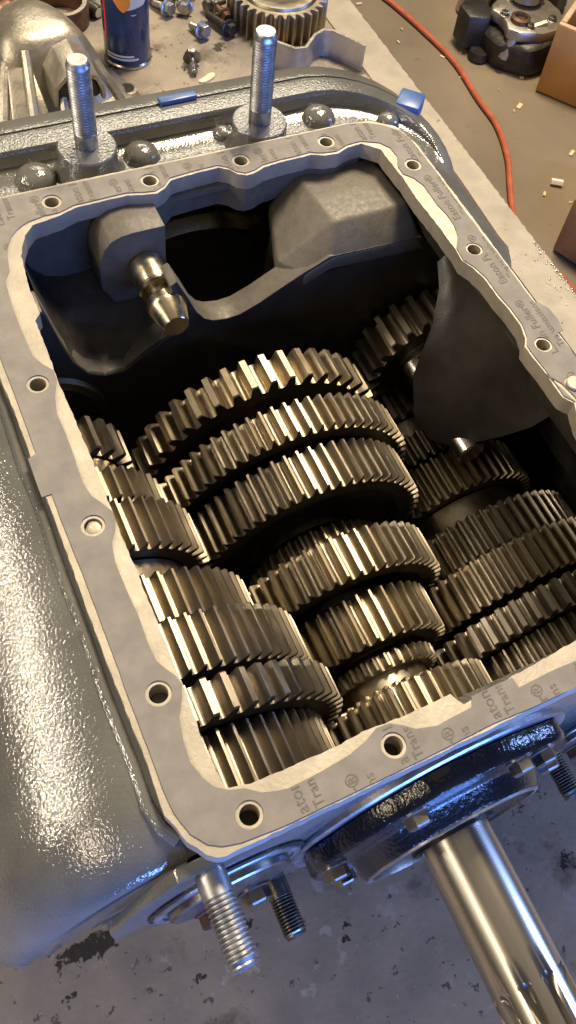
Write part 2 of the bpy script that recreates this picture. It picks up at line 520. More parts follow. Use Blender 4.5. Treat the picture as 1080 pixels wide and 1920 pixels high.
secs = [(0.0815, 0.0465, 1)]
for k in range(13):
    t = k / 12 * pi / 2
    secs.append((0.0815 + 0.046 * (1 - cos(t)) + (.004 if k == 0 else .0), 0.046 * (1 - sin(t)) * .9 + (.0005 if k == 0 else 0), 0))
secs += [(0.13 + 0.41 * k / 14, 0.0, 0) for k in range(15)]
mb = MB()
L3 = []
for y, off, full in secs:
    pr = []
    for x, z in barrel(LEFT, 0.1345, 0.004 if full else 0.1250, radians(93), radians(262)):
        th = atan2(z - LEFT[1], x - LEFT[0]) % (2 * pi)
        rr = hypot(x - LEFT[0], z - LEFT[1])
        w = min(1, max(0, (th - radians(93)) / radians(65)))
        rr -= off * (.34 + .30 * w) if rr > .01 else 0
        pr.append((LEFT[0] + rr * cos(th), LEFT[1] + rr * sin(th)))
    L3.append([(x, y + (.42 * max(0, -.118 - z) if y < .14 else 0), z) for x, z in pr])
mb.loft(L3, True, True)
part('left_barrel', mb, 'paint', case, smooth=40, label='glossy grey barrel side of the case')
# bead beside the rim
mb = MB()
bead = [(0.0195 + 0.0006 * sin(k * 1.7), 0.112 + k * 0.0215, -0.0112) for k in range(20)]
bead = [(0.028, .0905, -.0135), (0.0225, 0.0985, -.012)] + bead
mb.tube(bead, 0.0034, 10)
part('cast_bead', mb, 'paint', case)
mb = MB()
mb.prism([[(0.0265, -.0155), (.0215, -.019), (.010, -.035), (.05, -.035), (.05, -.0155)]], .094, .545, 'xz')
part('rim_shoulder', mb, 'paint', case)

# right side wall
mb = MB()
outer = [(.3935, -.0155), (.396, -.03), (.43, -.085), (.490, -.16), (.508, -.25), (.48, -.345), (.42, -.378)]
inner = [(.40, -.366), (.46, -.336), (.494, -.25), (.476, -.165), (.415, -.095), (.376, -.045), (.366, -.0155)]
mb.prism([outer + inner], .085, .545, 'xz')
part('right_wall', mb, 'webiron', case, smooth=50)  # inner wall shade put into the colour along with the oil film
# case floor
mb = MB()
mb.prism([[(-.02, .135), (.47, .135), (.47, .60), (-.02, .60)]], -.379, -.368)
part('case_floor', mb, 'oily', case)
# front wall with its slanted left shoulder
mb = MB()
mb.prism([[(.0260, -.0155), (.0211, -.0165), (.0006, -.044), (-.0174, -.081), (-.0168, -.110), (.05, -.165), (.107, -.205), (.20, -.26),
           (.32, -.27), (.43, -.25), (.46, -.20), (.44, -.10), (.398, -.0155)]], .0725, .0795, 'xz')
part('front_plate', mb, 'paint', case, smooth=30, bevel=0.0012)
mb = MB()
mb.prism([[(.0300, -.0155), (.0220, -.10), (.0300, -.20), (.45, -.20), (.46, -.12), (.392, -.0155)]], .0815, .0955, 'xz')
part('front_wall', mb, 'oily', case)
mb = MB()
mb.loft([[(.03, .0900, -.19), (.03, .0960, -.19), (.03, .1300, -.367), (.03, .1240, -.367)], [(.47, .0900, -.19), (.47, .0960, -.19), (.47, .1300, -.367), (.47, .1240, -.367)]], True, True)
part('lower_front_wall', mb, 'oily', case)

# rear wall with the opening behind the bulkhead
hole = smooth_poly([(.172, -.050), (.1800, -.022), (.2200, -.020), (.2760, -.022), (.2860, -.05), (.2760, -.22), (.160, -.22), (.160, -.085)], 1)
mb = MB()
mb.prism([[(-.05, -.366), (-.05, -.0155), (.3925, -.0155), (.47, -.14), (.47, -.366)], hole], .5225, .5400, 'xz')
part('rear_wall', mb, 'cast', case, bevel=0.0)
# scalloped skirt under the far rim
mb = MB()
sk = [(x, y - .0016) for x, y in GIN_A[9:28]]
mb.prism([sk + [(.3471, .5340), (.165, .5340)]], -.0385, -.0152)
part('rear_skirt', mb, 'cast', case)
# bearing seats seen through the opening
for yy, rr in ((.545, .1235), (.562, .1060)):
    mb = MB()
    mb.lathe([(rr, 0), (rr, .006), (rr - .004, .0075), (rr - .018, .0075), (rr - .018, 0)], (MAIN[0], yy, MAIN[1]), (0, 1, 0), 64, cap=False)
    part('bearing_seat', mb, 'pin', case)

# bulkhead in front of it, with its dipping upper edge
shelf_f = [(.0655, -.0155), (.0690, -.030), (.0740, -.055), (.0800, -.079), (.0900, -.0975), (.1030, -.1060), (.1185, -.1070), (.1360, -.0930), (.1540, -.0815), (.1650, -.0785)]
top = shelf_f + [(.1630, -.052), (.1565, -.024), (.1620, -.0205), (.1700, -.0400), (.1776, -.0600), (.1840, -.0705), (.1910, -.0752), (.2020, -.0778), (.2135, -.0770), (.2300, -.0695),
                 (.2440, -.0610), (.2660, -.0485), (.2760, -.0440), (.2880, -.0375), (.3720, -.0430), (.4000, -.07), (.47, -.16), (.47, -.366), (-.05, -.366), (-.085, -.22), (-.05, -.06), (.05, -.0155)]
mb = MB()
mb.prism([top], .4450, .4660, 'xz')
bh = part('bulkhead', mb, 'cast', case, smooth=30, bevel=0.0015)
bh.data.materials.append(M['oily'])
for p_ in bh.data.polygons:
    if p_.normal.y < -.9:  # front faces: oil tone plus shade put into the colour
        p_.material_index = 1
# pocket floor sweeping back to the rear wall
shelf_b = [(.0660, -.0155), (.0680, -.026), (.0700, -.040), (.0745, -.055), (.0840, -.066), (.0960, -.071), (.1130, -.071), (.1330, -.067), (.1520, -.062), (.1650, -.060)]
secs = []
for k in range(13):
    t = k / 12
    e = t * t * (3 - 2 * t)
    secs.append([(a[0] * (1 - e) + b[0] * e, .4458 + .078 * t, a[1] * (1 - e) + b[1] * e + .0004 - .006 * sin(pi * t) * (1 if 3 < i < 9 else .3)) for i, (a, b) in enumerate(zip(shelf_f, shelf_b))])
mb = MB()
mb.loft(secs)
mb2 = [[(x, y, z - .004) for x, y, z in s_] for s_ in secs]
mb.loft(list(reversed(mb2)))
part('pocket_floor', mb, 'webiron', case, smooth=60, fix=False)  # darker iron carries the shade of the pocket
# left pocket wall up to the rim
# block carrying the pin
mb = MB()
blk = [(.1700, -.0100), (.1700, -.080), (.128, -.080), (.1190, -.062), (.1185, -.045), (.1201, -.030), (.1235, -.0205), (.1290, -.0140), (.1370, -.0108), (.1456, -.0098)]
mb.prism([blk], .4905, .5215, 'xz')
part('pin_boss', mb, 'cast', case, smooth=40, bevel=0.0015)
# angular housing at the far right
mb = MB()
T1, T2, T3, T4 = (.291, .5222, -.0205), (.3605, .5222, -.0205), (.3650, .4640, -.0205), (.297, .4640, -.0205)
B3, B4 = (.3705, .4440, -.0450), (.2895, .4440, -.0395)
S1, S2, S3 = (.270, .5222, -.046), (.2520, .4665, -.0520), (.2665, .4440, -.0505)
D = -.014
vs = [T1, T2, T3, T4, B3, B4, S1, S2, S3, (.38, .5222, -.0205 + D), (.38, .444, -.045 + D), (.27, .5222, -.046 + D), (.252, .4665, -.052 + D), (.2665, .444, -.0505 + D), (.2895, .444, -.0395 + D)]
mb.add(vs, [(0, 1, 2, 3), (3, 2, 4, 5), (0, 3, 7, 6), (3, 5, 8, 7), (1, 9, 10, 4, 2), (6, 7, 12, 11), (7, 8, 13, 12), (8, 5, 14, 13), (5, 4, 10, 14), (0, 6, 11, 9, 1), (9, 11, 12, 13, 14, 10)])
part('bearing_housing', mb, 'cast', case, smooth=40, bevel=0.0028)
# sloping web that hangs from the right rim
ctl = [(.408, .3620, .4060, -.030), (.392, .3560, .3880, -.040), (.372, .3440, .3700, -.060), (.356, .3280, .3560, -.100), (.340, .3290, .3400, -.138), (.324, .3380, .3240, -.154), (.312, .3500, .3130, -.154), (.300, .3640, .3010, -.142), (.286, .3790, .2860, -.118), (.271, .3860, .2710, -.088), (.257, .3800, .2570, -.050), (.247, .3690, .2480, -.020)]
secs = []
for yt, xb, yb, zb in ctl:
    sec = []
    for k in range(9):
        t = k / 8
        bow = .010 * sin(pi * t)
        sec.append((.3655 * (1 - t) + xb * t + bow * .6, yt * (1 - t) + yb * t, -.0152 * (1 - t) + zb * t))
    secs.append(sec + [(min(x + .012, .39 + max(0, -.03 - z)), y + .004, z) for x, y, z in reversed(sec)])
mb = MB()
mb.loft(secs, True, True)
part('side_web', mb, 'oily', case, smooth=60)  # near-black colour carries the shade under the rim
mb = MB()
mb.lathe([(.0128, -.10), (.0128, -.0015), (.0113, 0), (.0002, 0)], (.3640, .2960, -.1520), (0, -1, 0), 32)
part('idler_shaft', mb, 'shaft', case)

# rear flange: deck, ridge and outer band, carried round the far right corner
prof = [(-.003, -.0155), (.0015, -.0165), (.006, -.0215), (.030, -.0245), (.050, -.0250), (.0535, -.0225), (.0550, -.0135), (.0575, -.0105), (.072, -.0110), (.0772, -.0118), (.0778, -.0165), (.0788, -.0165), (.0795, -.0118), (.094, -.0125), (.098, -.0165), (.0995, -.03), (.0995, -.3785)]
path = []
for k in range(30):
    path.append((-.12 + .465 * k / 29, .5445, 0, 1, 1.0, 1.0))
for k in range(1, 13):
    a = pi / 2 - (pi / 2) * k / 12
    t = k / 12
    path.append((.3480 + .0435 * cos(a), .5010 + .0435 * sin(a), cos(a), sin(a), 1 - .42 * t, 1 - t * t))
for k in range(1, 12):
    t = k / 11
    w = .58 - .10 * t if t < .55 else .525 * (1 - ((t - .55) / .45) ** 1.6) + .05
    path.append((.3920, .5010 - .150 * t, 1, 0, w, 0.0))
secs = []
for x, y, nx_, ny_, w, h in path:
    sec = []
    for i, (d, z) in enumerate(prof):
        flat = -.0155 - d * .28 if d < .075 else -.037 - (d - .075) * 2.0
        if i == len(prof) - 1:
            flat = -.3785
        zz = z * h + flat * (1 - h)
        sec.append((x + nx_ * d * w, y + ny_ * d * w, zz))
    secs.append(sec)
mb = MB()
mb.loft(secs)
part('rear_flange', mb, 'paint', case, smooth=50)
# bosses under the studs, cast bumps beside them
for x, y in ((.1410, .5793), (.2789, .5683)):
    mb = MB()
    mb.lathe([(.0290, -.0260), (.0245, -.0205), (.0226, -.0140), (.0222, -.0012), (.0212, -.0002), (.0002, 0)], (x, y, 0), (0, 0, 1), 48)
    part('stud_boss', mb, 'paint', case)
for x, y, r in ((.1844, .5826, .0135), (.0997, .5804, .0150), (.3420, .5834, .0135), (.2560, .5880, .008), (.3985, .5620, .009)):
    mb = MB()
    pr_ = [(r * 1.25, -.004), (r, .002)] + [(r * cos(a * pi / 20), .002 + r * .62 * sin(a * pi / 20)) for a in range(1, 10)] + [(.0002, .002 + r * .62)]
    mb.lathe(pr_, (x, y, -.0245), (0, 0, 1), 28)
    part('casting_bump', mb, 'paint', case)
for x, y, a in ((.4250, .5740, -.75),):
    mb = MB()
    mb.box((-.010, -.012, -.03), (.012, .012, -.014), Matrix.Translation((x, y, 0)) @ Matrix.Rotation(a, 4, 'Z'))
    part('corner_lug', mb, 'bluetape', case, bevel=.002)
mb = MB()
mb.box((-.016, -.004, 0), (.016, .004, .0045), Matrix.Translation((.2300, .6235, -.0115)) @ Matrix.Rotation(.03, 4, 'Z'))
part('paint_drip', mb, 'bluetape', case, bevel=.001)


# ------------------------------------------------------------------ gasket with its print
gk = empty('gasket', (CX, .3, 0), 'grey fibre gasket with faded printing laid on the open rim of the gearbox', 'gasket')
GOj = jag(GO, .00012, .006, 21)
GIj = jag(GIN, .00012, .005, 22)
mb = MB()
mb.prism([GOj, GIj] + [circ(x, y, .0070 if i not in (5, 6) else .0066) for i, (x, y) in enumerate(HOLES)] + [circ(*DOWEL, .0072)], -.0008, 0.0)
part('gasket_sheet', mb, 'gasket', gk, smooth=30)


def inside(p, poly):
    c = False
    n = len(poly)
    for i in range(n):
        x1, y1 = poly[i]
        x2, y2 = poly[i - 1]
        if (y1 > p[1]) != (y2 > p[1]) and p[0] < (x2 - x1) * (p[1] - y1) / (y2 - y1) + x1:
            c = not c
    return c


def text_tris(body, size):
    cu = bpy.data.curves.new('t', 'FONT')
    cu.body = body
    cu.size = size
    cu.resolution_u = 3
    ob = bpy.data.objects.new('t', cu)
    COL.objects.link(ob)
    bpy.context.view_layer.update()
    me = ob.to_mesh()
    vs = [Vector(v.co) for v in me.vertices]
    me.calc_loop_triangles()
    ts = [tuple(t.vertices) for t in me.loop_triangles]
    ob.to_mesh_clear()
    bpy.data.objects.remove(ob)
    return vs, ts


def fit(src, ln):
    vs, ts = src
    w = max(v.x for v in vs)
    return [v * (ln / w) for v in vs], ts


big = fit(text_tris("Eaton Fuller\u00ae", .0108), .0520)
small = fit(text_tris("Transmissions", .0072), .0440)


def print_text(src, x, y):
    vs, ts = src
    W_ = [(x - v.y, y + v.x) for v in vs]     # baseline runs away from the viewer, letter tops to the left
    out = MB()
    used = []
    for t in ts:
        ok = True
        for i in t:
            p = W_[i]
            if not inside(p, GO) or inside(p, GIN) or any(hypot(p[0] - a, p[1] - b) < .0072 for a, b in HOLES + [DOWEL]):
                ok = False
                break
        if ok:
            used.append(t)
    if x < .088 and y < .5 - .06:
        return
    if len(used) < 12:
        return
    out.add([(p[0], p[1], .00025) for p in W_], used)
    part('printed_text', out, 'ink', gk, smooth=0, fix=False)


for c in range(13):
    x = .0915 - .0582 + .0291 * c
    for r_ in range(-1, 8):
        y = (.0690 if c % 2 == 0 else .0295) + .0695 * r_
        print_text(big, x, y)
        print_text(small, x + .0085, y + .004)

# ------------------------------------------------------------------ gears


def gear_mb(c, r, y0, y1, pitch=.0097, h=.0082, phase=0.0, bore=.022, rec=.004, tipw=.085, midw=.185, rootw=.36, ch=.0010, rim_w=.010):
    """spur gear, axis along y, y0 nearest the viewer"""
    N = max(8, round(2 * pi * (r - h * .45) / pitch))
    P = 2 * pi / N
    rr = r - h
    rm = r - h * .48
    fl = [(rootw, rr + h * .03), (rootw - .055, rr + h * .11), ((rootw + midw) / 2 - .015, rr + h * .26), (midw + .01, rm), ((midw + tipw) / 2 + .012, r - h * .22), (tipw + .006, r - h * .03)]
    base = [(-.5, rr)] + [(-a, q) for a, q in fl] + [(-tipw, r), (tipw, r)] + [(a, q) for a, q in reversed(fl)]
    ring = [((k + a) * P + phase, q) for k in range(N) for a, q in base]
    S = len(ring)
    vs = []

    def put(y, fn):
        for a, q in ring:
            q2 = fn(q)
            vs.append((c[0] + q2 * sin(a), y, c[1] + q2 * cos(a)))
    ri = rr - rim_w
    hub = min(bore + .010, ri - .004)
    rows = [(y0 + rec, lambda q: bore), (y0 + .0005, lambda q: bore), (y0 + .0005, lambda q: hub), (y0 + rec, lambda q: hub), (y0 + rec, lambda q: ri), (y0, lambda q: ri),
            (y0, lambda q: q - ch if q > rr + h * .1 else q), (y0 + ch, lambda q: q), (y1 - ch, lambda q: q), (y1, lambda q: q - ch if q > rr + h * .1 else q), (y1, lambda q: ri), (y1 - rec, lambda q: ri), (y1 - rec, lambda q: bore)]
    for y, fn in rows:
        put(y, fn)
    fs = []
    for j in range(len(rows) - 1):
        for i in range(S):
            k = (i + 1) % S
            fs.append((j * S + i, j * S + k, (j + 1) * S + k, (j + 1) * S + i))
    b = MB()
    b.add(vs, fs)
    return b


def shaft_mb(c, prof):
    b = MB()
    b.lathe([(r, y) for r, y in prof], (c[0], 0, c[1]), (0, 1, 0), 48)
    return b


def faces_dark(o):
    """darken the unground end faces: dark finish with shade put into the colour"""
    o.data.materials.append(M['shadeface'])
    for p_ in o.data.polygons:
        if abs(p_.normal.y) > .9:
            p_.material_index = 1
    return o


MG = 'gears on the main shaft'
COARSE = dict(pitch=.0130, h=.0102, tipw=.15, midw=.235, rootw=.36)
main_gears = [
    ('large coarse toothed gear at the far end of the main shaft', .1085, .3754, .4037, dict(COARSE, pitch=.0150, h=.0112, phase=.03, rec=.008, rim_w=.012)),
    ('largest fine toothed steel gear, second from the far end of the main shaft', .1121, .3248, .3539, dict(rec=.006)),
    ('wide fine toothed gear, third from the far end of the main shaft', .1008, .2817, .3181, dict(rec=.010, phase=.05)),
    ('middle steel gear on the main shaft, just past the small dim collar', .0856, .2171, .2511, dict(rec=.006, phase=.02)),
    ('medium steel gear on the main shaft beside the right gear cluster', .0658, .1740, .2111, dict(rec=.004, phase=.1)),
    ('front drive gear of the main shaft, half hidden under the near rim', .0766, .0990, .1390, dict(rec=.003, phase=.04)),
]
for lab, r, y0, y1, kw in main_gears:
    root = empty('main_shaft_gear', (MAIN[0], y0, MAIN[1]), lab, 'gear', MG)
    faces_dark(part('toothed_ring', gear_mb(MAIN, r, y0, y1, bore=.030, **kw), 'gear', root, smooth=38))
    mb = MB()
    mb.lathe([(.044, y0 + .0062), (.044, y1 - .001), (.0295, y1 - .001)], (MAIN[0], 0, MAIN[1]), (0, 1, 0), 48, cap=False)
    part('hub', mb, 'gearface', root)
for lab, r, y0, y1 in (('dim small toothed collar between two large gears of the main shaft', .0560, .2545, .2740),
                       ('narrow toothed clutch collar just behind the front drive gear', .0500, .1575, .1690)):
    root = empty('clutch_collar', (MAIN[0], y0, MAIN[1]), lab, 'collar', 'toothed collars on the main shaft')
    part('toothed_ring', gear_mb(MAIN, r, y0, y1, pitch=.0088, h=.0055, bore=.026, rec=.002), 'gear', root, smooth=38)
    mb = MB()
    mb.lathe([(r - .012, y0 - .004), (r - .012, y0 + .003), (.028, y0 + .003), (.028, y0 - .004)], (MAIN[0], 0, MAIN[1]), (0, 1, 0), 48, cap=False)
    part('sleeve', mb, 'brasshub', root)

ms = empty('main_shaft', (MAIN[0], .40, MAIN[1]), 'steel main shaft running through the middle row of gears', 'shaft')
part('shaft_body', shaft_mb(MAIN, [(.018, .1005), (.0255, .1005), (.0255, .52), (.018, .52)]), 'gear', ms)
part('bearing_collar', shaft_mb(MAIN, [(.0385, .1405), (.0385, .1565), (.030, .1565)]), 'brasshub', ms)
mb = gear_mb(MAIN, .0440, .1400, .1480, pitch=.0080, h=.0045, bore=.03, rec=.001, rim_w=.004)
part('clutch_teeth', mb, 'gear', ms, smooth=22)


def countershaft(c, label, parts_):
    root = empty('countershaft', (c[0], .30, c[1]), label, 'countershaft', 'the two countershafts')
    part('shaft_body', shaft_mb(c, [(.02, .0860), (.0340, .0860), (.0340, .325), (.0300, .325), (.0300, .47), (.015, .47)]), 'gear', root)
    part('spacer', shaft_mb(c, [(.03, .2525), (.0600, .2525), (.0600, .2790), (.03, .2790)]), 'brasshub', root)
    part('spacer', shaft_mb(c, [(.03, .3550), (.0445, .3550), (.0445, .3770), (.03, .3770)]), 'brasshub', root)
    for r, y0, y1, kw in parts_:
        faces_dark(part('gear', gear_mb(c, r, y0, y1, bore=.030, **kw), 'gear', root, smooth=38))
    return root


cs = [(.0560, .3785, .4085, dict(COARSE, phase=.10, rec=.002, rim_w=.004)),
      (.0674, .3270, .3537, dict(rec=.002, phase=.03)),
      (.0787, .2800, .3185, dict(rec=.005, phase=.06)),
      (.0939, .2165, .2515, dict(rec=.002)),
      (.1137, .1752, .2113, dict(rec=.002, phase=.025)),
      (.1205, .1440, .1672, dict(COARSE, pitch=.0122, phase=.01, rec=.004)),
      (.1029, .0985, .1430, dict(rec=.002, phase=.05))]
countershaft(LEFT, 'cluster of brassy steel gears along the left side of the gearbox', cs)
countershaft(RIGHT, 'cluster of dark steel gears low on the right side of the gearbox', cs)

ig = empty('idler_gear', (.383, .40, -.165), 'coarse toothed steel gear at the far right under the angular housing', 'gear')
tr_ = part('toothed_ring', gear_mb((.383, -.165), .0590, .4045, .4390, bore=.018, **dict(COARSE, pitch=.0155, h=.0112, phase=.06, rec=.003, rim_w=.006)), 'gear', ig, smooth=38)
faces_dark(tr_)
mb = MB()
mb.lathe([(.028, .396), (.028, .4420), (.012, .4420), (.012, .396)], (.383, 0, -.165), (0, 1, 0), 40, cap=False)
part('hub', mb, 'gearface', ig)
mb = MB()
mb.lathe([(.0480, .4390), (.0505, .4405), (.0540, .4405), (.0555, .4447)], (LEFT[0], 0, LEFT[1]), (0, 1, 0), 64, cap=False)
part('bearing_ring', mb, 'gearface', case)

# bullet nosed pin in the far left pocket
pn = empty('shift_pin', (.1535, .4905, -.045), 'bullet nosed turned steel pin sticking out of the far left corner boss', 'pin')
PO = (.1535, .4900, -.0450)
part('pin_body', MB().lathe([(0.0126, -.02), (0.0134, 0), (0.0146, .0025), (0.0146, .0225), (0.0143, .0240), (0.0143, .0248), (0.0146, .0252), (0.0146, .0270), (0.0132, .0286), (0.0086, .0287)], PO, (0, -1, 0), 56), 'pin', pn, smooth=25)
part('groove', MB().lathe([(0.0084, .0280), (0.0084, .0385)], PO, (0, -1, 0), 40), 'pin', pn)
part('nose', MB().lathe([(0.0086, .0372), (0.0125, .0374), (0.0142, .0392), (0.0146, .0440), (0.0146, .0475), (0.0143, .0482), (0.0101, .0640), (0.0094, .0650), (0.0002, .0650)], PO, (0, -1, 0), 56), 'pin', pn, smooth=25)


# ------------------------------------------------------------------ studs


def thread_prof(r, t0, t1, p, d):
    out = []
    n = int((t1 - t0) / p)
    for k in range(n):
        out += [(r - d, t0 + k * p), (r, t0 + (k + .40) * p), (r, t0 + (k + .6) * p)]
    out.append((r - d, t1))
    return out


def stud(loc, axis, length, shank, r, label, m, pitch=.0021):
    root = empty('threaded_stud', loc, label, 'stud', 'threaded studs on the gearbox case')
    part('shank', MB().lathe([(r * .9, -.004), (r * .99, .0), (r * .99, shank - .001), (r * .88, shank)], loc, axis, 32), m, root)
    pr = thread_prof(r, shank - .0005, length - .0022, pitch, pitch * .5)
    pr += [(r * .88, length - .0012), (r * .80, length), (.0002, length)]
    part('thread', MB().lathe(pr, loc, axis, 32), m, root, smooth=25)
    return root


stud((.1410, .5793, 0.0), (0.0, 0.0, 1), .0745, .014, .0086, 'upright zinc stud on the far left boss, nearer the spray can', 'stud', .0024)
stud((.2789, .5683, 0.0), (0, 0, 1), .0800, .014, .0090, 'upright zinc stud on the far boss in front of the loose gear', 'stud', .0024)
stud((.0375, .0725, -.0260), (0, -1, 0), .0475, .0135, .0082, 'thick zinc stud pointing forward out of the front wall, nearest the viewer', 'stud', .0024)
stud((.0870, .0725, -.2000), (0, -1, 0), .0370, .0120, .0080, 'dark oily stud beside the left front bearing cover', 'dstud', .0021)
stud((.3120, .0725, -.2050), (0, -1, 0), .0420, .0120, .0080, 'dark stud at the right edge below the near rim', 'dstud', .0021)


def hex_mb(loc, axis, r, h, mb=None, wr=None, wh=.0015):
    mb = mb or MB()
    if wr:
        mb.lathe([(wr, 0), (wr, wh * .6), (wr * .85, wh)], loc, axis, 24)
    o = Vector(loc) + Vector(axis).normalized() * (wh if wr else 0)
    mb.lathe([(r, 0), (r, h * .85), (r * .88, h), (.0002, h)], o, axis, 6)
    return mb


# ------------------------------------------------------------------ front covers and input shaft
rt = empty('bearing_retainer', (FRONT[0], .06, FRONT[1]), 'black painted round bearing retainer bolted to the front wall around the input shaft', 'bearing cover')
mb = MB()
mb.lathe([(.0985, -.002), (.0985, .0030), (.0970, .0042), (.05, .0042)], (FRONT[0], .0725, FRONT[1]), (0, -1, 0), 96, cap=False)
part('machined_pad', mb, 'stud', rt)


def lobes(a, t):
    return 1 + .045 * max(0, cos(6 * (a + .25))) ** 2


mb = MB()
mb.lathe([(.0890, 0), (.0905, .001), (.0905, .0105), (.0885, .0130), (.0690, .0140), (.0655, .0165), (.0625, .0250), (.0610, .0268), (.0570, .0272), (.0255, .0272)], (FRONT[0], .0682, FRONT[1]), (0, -1, 0), 120, cap=False, wob=lambda a, t: 1 + (.05 * max(0, cos(6 * (a + .30))) ** 2 if t < .0135 else 0))
part('cover', mb, 'black', rt, smooth=40)
mb = MB()
mb.lathe([(.0607, 0), (.0607, .0012), (.0575, .0014), (.0575, .0)], (FRONT[0], .0412, FRONT[1]), (0, -1, 0), 96, cap=False)
part('lip', mb, 'stud', rt)
for ang_ in (-82, -27, 25, 44, 90, -125):
    a = radians(ang_)
    p = (FRONT[0] + .0790 * sin(a), .0552, FRONT[1] + .0790 * cos(a))
    part('cover_bolt', hex_mb(p, (0, -1, 0), .0078, .0068, None, .0094), 'bolt', rt, smooth=20)
inp = empty('input_shaft', (FRONT[0], .04, FRONT[1]), 'polished steel input shaft with splines reaching out towards the lower right', 'shaft')
mb = MB()
secs = []
SEG = 120
ys = [.0985, .045, 0, -.03, -.046] + [-.046 - .0018 * k for k in range(1, 13)] + [-.10, -.16, -.24, -.242]
for j, y in enumerate(ys):
    dep = min(1, max(0, (-.046 - y) / .022)) ** .5 * .0048
    r = .0236
    if j == len(ys) - 1:
        r = .0212
    sec = []
    for i in range(SEG):
        a = 2 * pi * i / SEG
        u = (a / (2 * pi) * 10 + .16) % 1
        g = max(0, 1 - abs(u - .5) / .24)
        g = min(1, g * 2.2)
        rr = r - dep * g
        sec.append((FRONT[0] + rr * sin(a), y, FRONT[1] + rr * cos(a)))
    secs.append(sec)
mb.loft(secs, True, True)
part('splined_shaft', mb, 'shaft', inp, smooth=35)
mb = MB()
mb.lathe([(.0246, 0), (.0290, 0), (.0290, -.006), (.0246, -.006)], (FRONT[0], .0392, FRONT[1]), (0, -1, 0), 64, cap=False)
part('oil_seal', mb, 'dark', inp)
for c, lab, ms_ in (((.0495, -.0880), 'stepped round bearing cover on the front wall under the near left corner', 'stud'), ((.3640, -.2250), 'dark stepped bearing cover on the front wall at the right edge', 'dstud')):
    bc = empty('bearing_cover', (c[0], .066, c[1]), lab, 'bearing cover', 'countershaft bearing covers on the front wall')
    mb = MB()
    mb.lathe([(.0470, 0), (.0470, .0012), (.0460, .0016), (.0440, .0016)], (c[0], .0725, c[1]), (0, -1, 0), 80, cap=False)
    part('snap_ring', mb, 'dark', bc)
    mb = MB()
    mb.lathe([(.0445, 0), (.0445, .0022), (.0438, .0030), (.0395, .0032), (.0390, .0020), (.033, .0020)], (c[0], .0725, c[1]), (0, -1, 0), 80, cap=False)
    part('outer_ring', mb, ms_, bc)
    mb = MB()
    mb.lathe([(.0365, .001), (.0362, .0062), (.0350, .0072), (.0002, .0072)], (c[0], .0725, c[1]), (0, -1, 0), 80)
    part('end_plate', mb, 'bolt', bc)
    for dx, dz in ((.014, -.026), (-.012, -.022)):
        part('cover_bolt', hex_mb((c[0] + dx, .0653, c[1] + dz), (0, -1, 0), .0085, .0075, None, .0105), 'bolt' if dx > 0 else 'rust', bc, smooth=20)

# ------------------------------------------------------------------ bench clutter
can = empty('spray_can', (.363, 1.186, BENCH), 'navy blue spray can with an orange and white label, standing on the bench', 'spray can')
CB = (.363, 1.186, BENCH)
part('base_rim', MB().lathe([(.0300, .0), (.0328, .0), (.0342, .0015), (.0342, .004), (.0325, .006)], CB, (0, 0, 1), 48), 'tin', can)
part('can_body', MB().lathe([(.0322, .0045), (.0325, .007), (.0325, .165), (.028, .18), (.018, .185)], CB, (0, 0, 1), 64), 'navy', can)


def wrap(z0f, z1f, a0, a1, r=.0327, n=24):
    b = MB()
    secs_ = []
    for i in range(n + 1):
        a = a0 + (a1 - a0) * i / n
        t = i / n
        z0 = z0f(t) if callable(z0f) else z0f
        z1 = z1f(t) if callable(z1f) else z1f
        secs_.append([(CB[0] + r * cos(a), CB[1] + r * sin(a), BENCH + z0), (CB[0] + r * cos(a), CB[1] + r * sin(a), BENCH + z1)])
    b.loft(secs_)
    return b


AV = radians(-112)
part('label_stripe', wrap(.042, .150, AV - 1.02, AV - .88), 'red', can, fix=False)
part('label_panel', wrap(lambda t: .084 + .040 * (abs(t - .62) / .62) ** 1.5, .160, AV - .75, AV + 1.15, .0328), 'white', can, fix=False)
part('label_panel', wrap(lambda t: .090 + .036 * (abs(t - .70) / .7) ** 1.5, .160, AV - .68, AV + .30, .0330), 'orange', can, fix=False)
part('label_panel', wrap(lambda t: .086, lambda t: .0925 + .004 * t, AV + .05, AV + .95, .0330), 'navy', can, fix=False)
for k in range(2):
    part('label_text', wrap(.0145 + .0052 * k, .0178 + .0052 * k, AV - .95, AV + .55 - .2 * k, .0329), 'white', can, fix=False)

# loose gear on the bench, lying on its side
lg = empty('loose_gear', (.612, 1.215, BENCH), 'loose bronze coloured gear lying flat on the bench behind the right stud', 'gear')
g = gear_mb((0, 0), .0770, 0, .050, pitch=.0140, h=.0100, bore=.0405, rec=.003, rim_w=.006, tipw=.09)
g.v = [(x + .612, z + 1.215, .050 - y + BENCH) for x, y, z in g.v]
part('toothed_ring', g, 'gear', lg, smooth=22)
mb = MB()
mb.lathe([(.060, .0502), (.058, .0540), (.045, .0545), (.0405, .0535), (.0405, .002), (.060, .002)], (.612, 1.215, BENCH), (0, 0, 1), 64, cap=False)
part('hub', mb, 'brasshub', lg)
g = gear_mb((0, 0), .041, 0, .05, pitch=.0075, h=.0035, bore=.034, rec=.001, rim_w=.002)
g.v = [(x + .612, z + 1.215, .052 - y + BENCH) for x, y, z in g.v]
part('inner_spline', g, 'gearface', lg, smooth=22)

# loose bolts
HB = 'loose bolts on the bench'


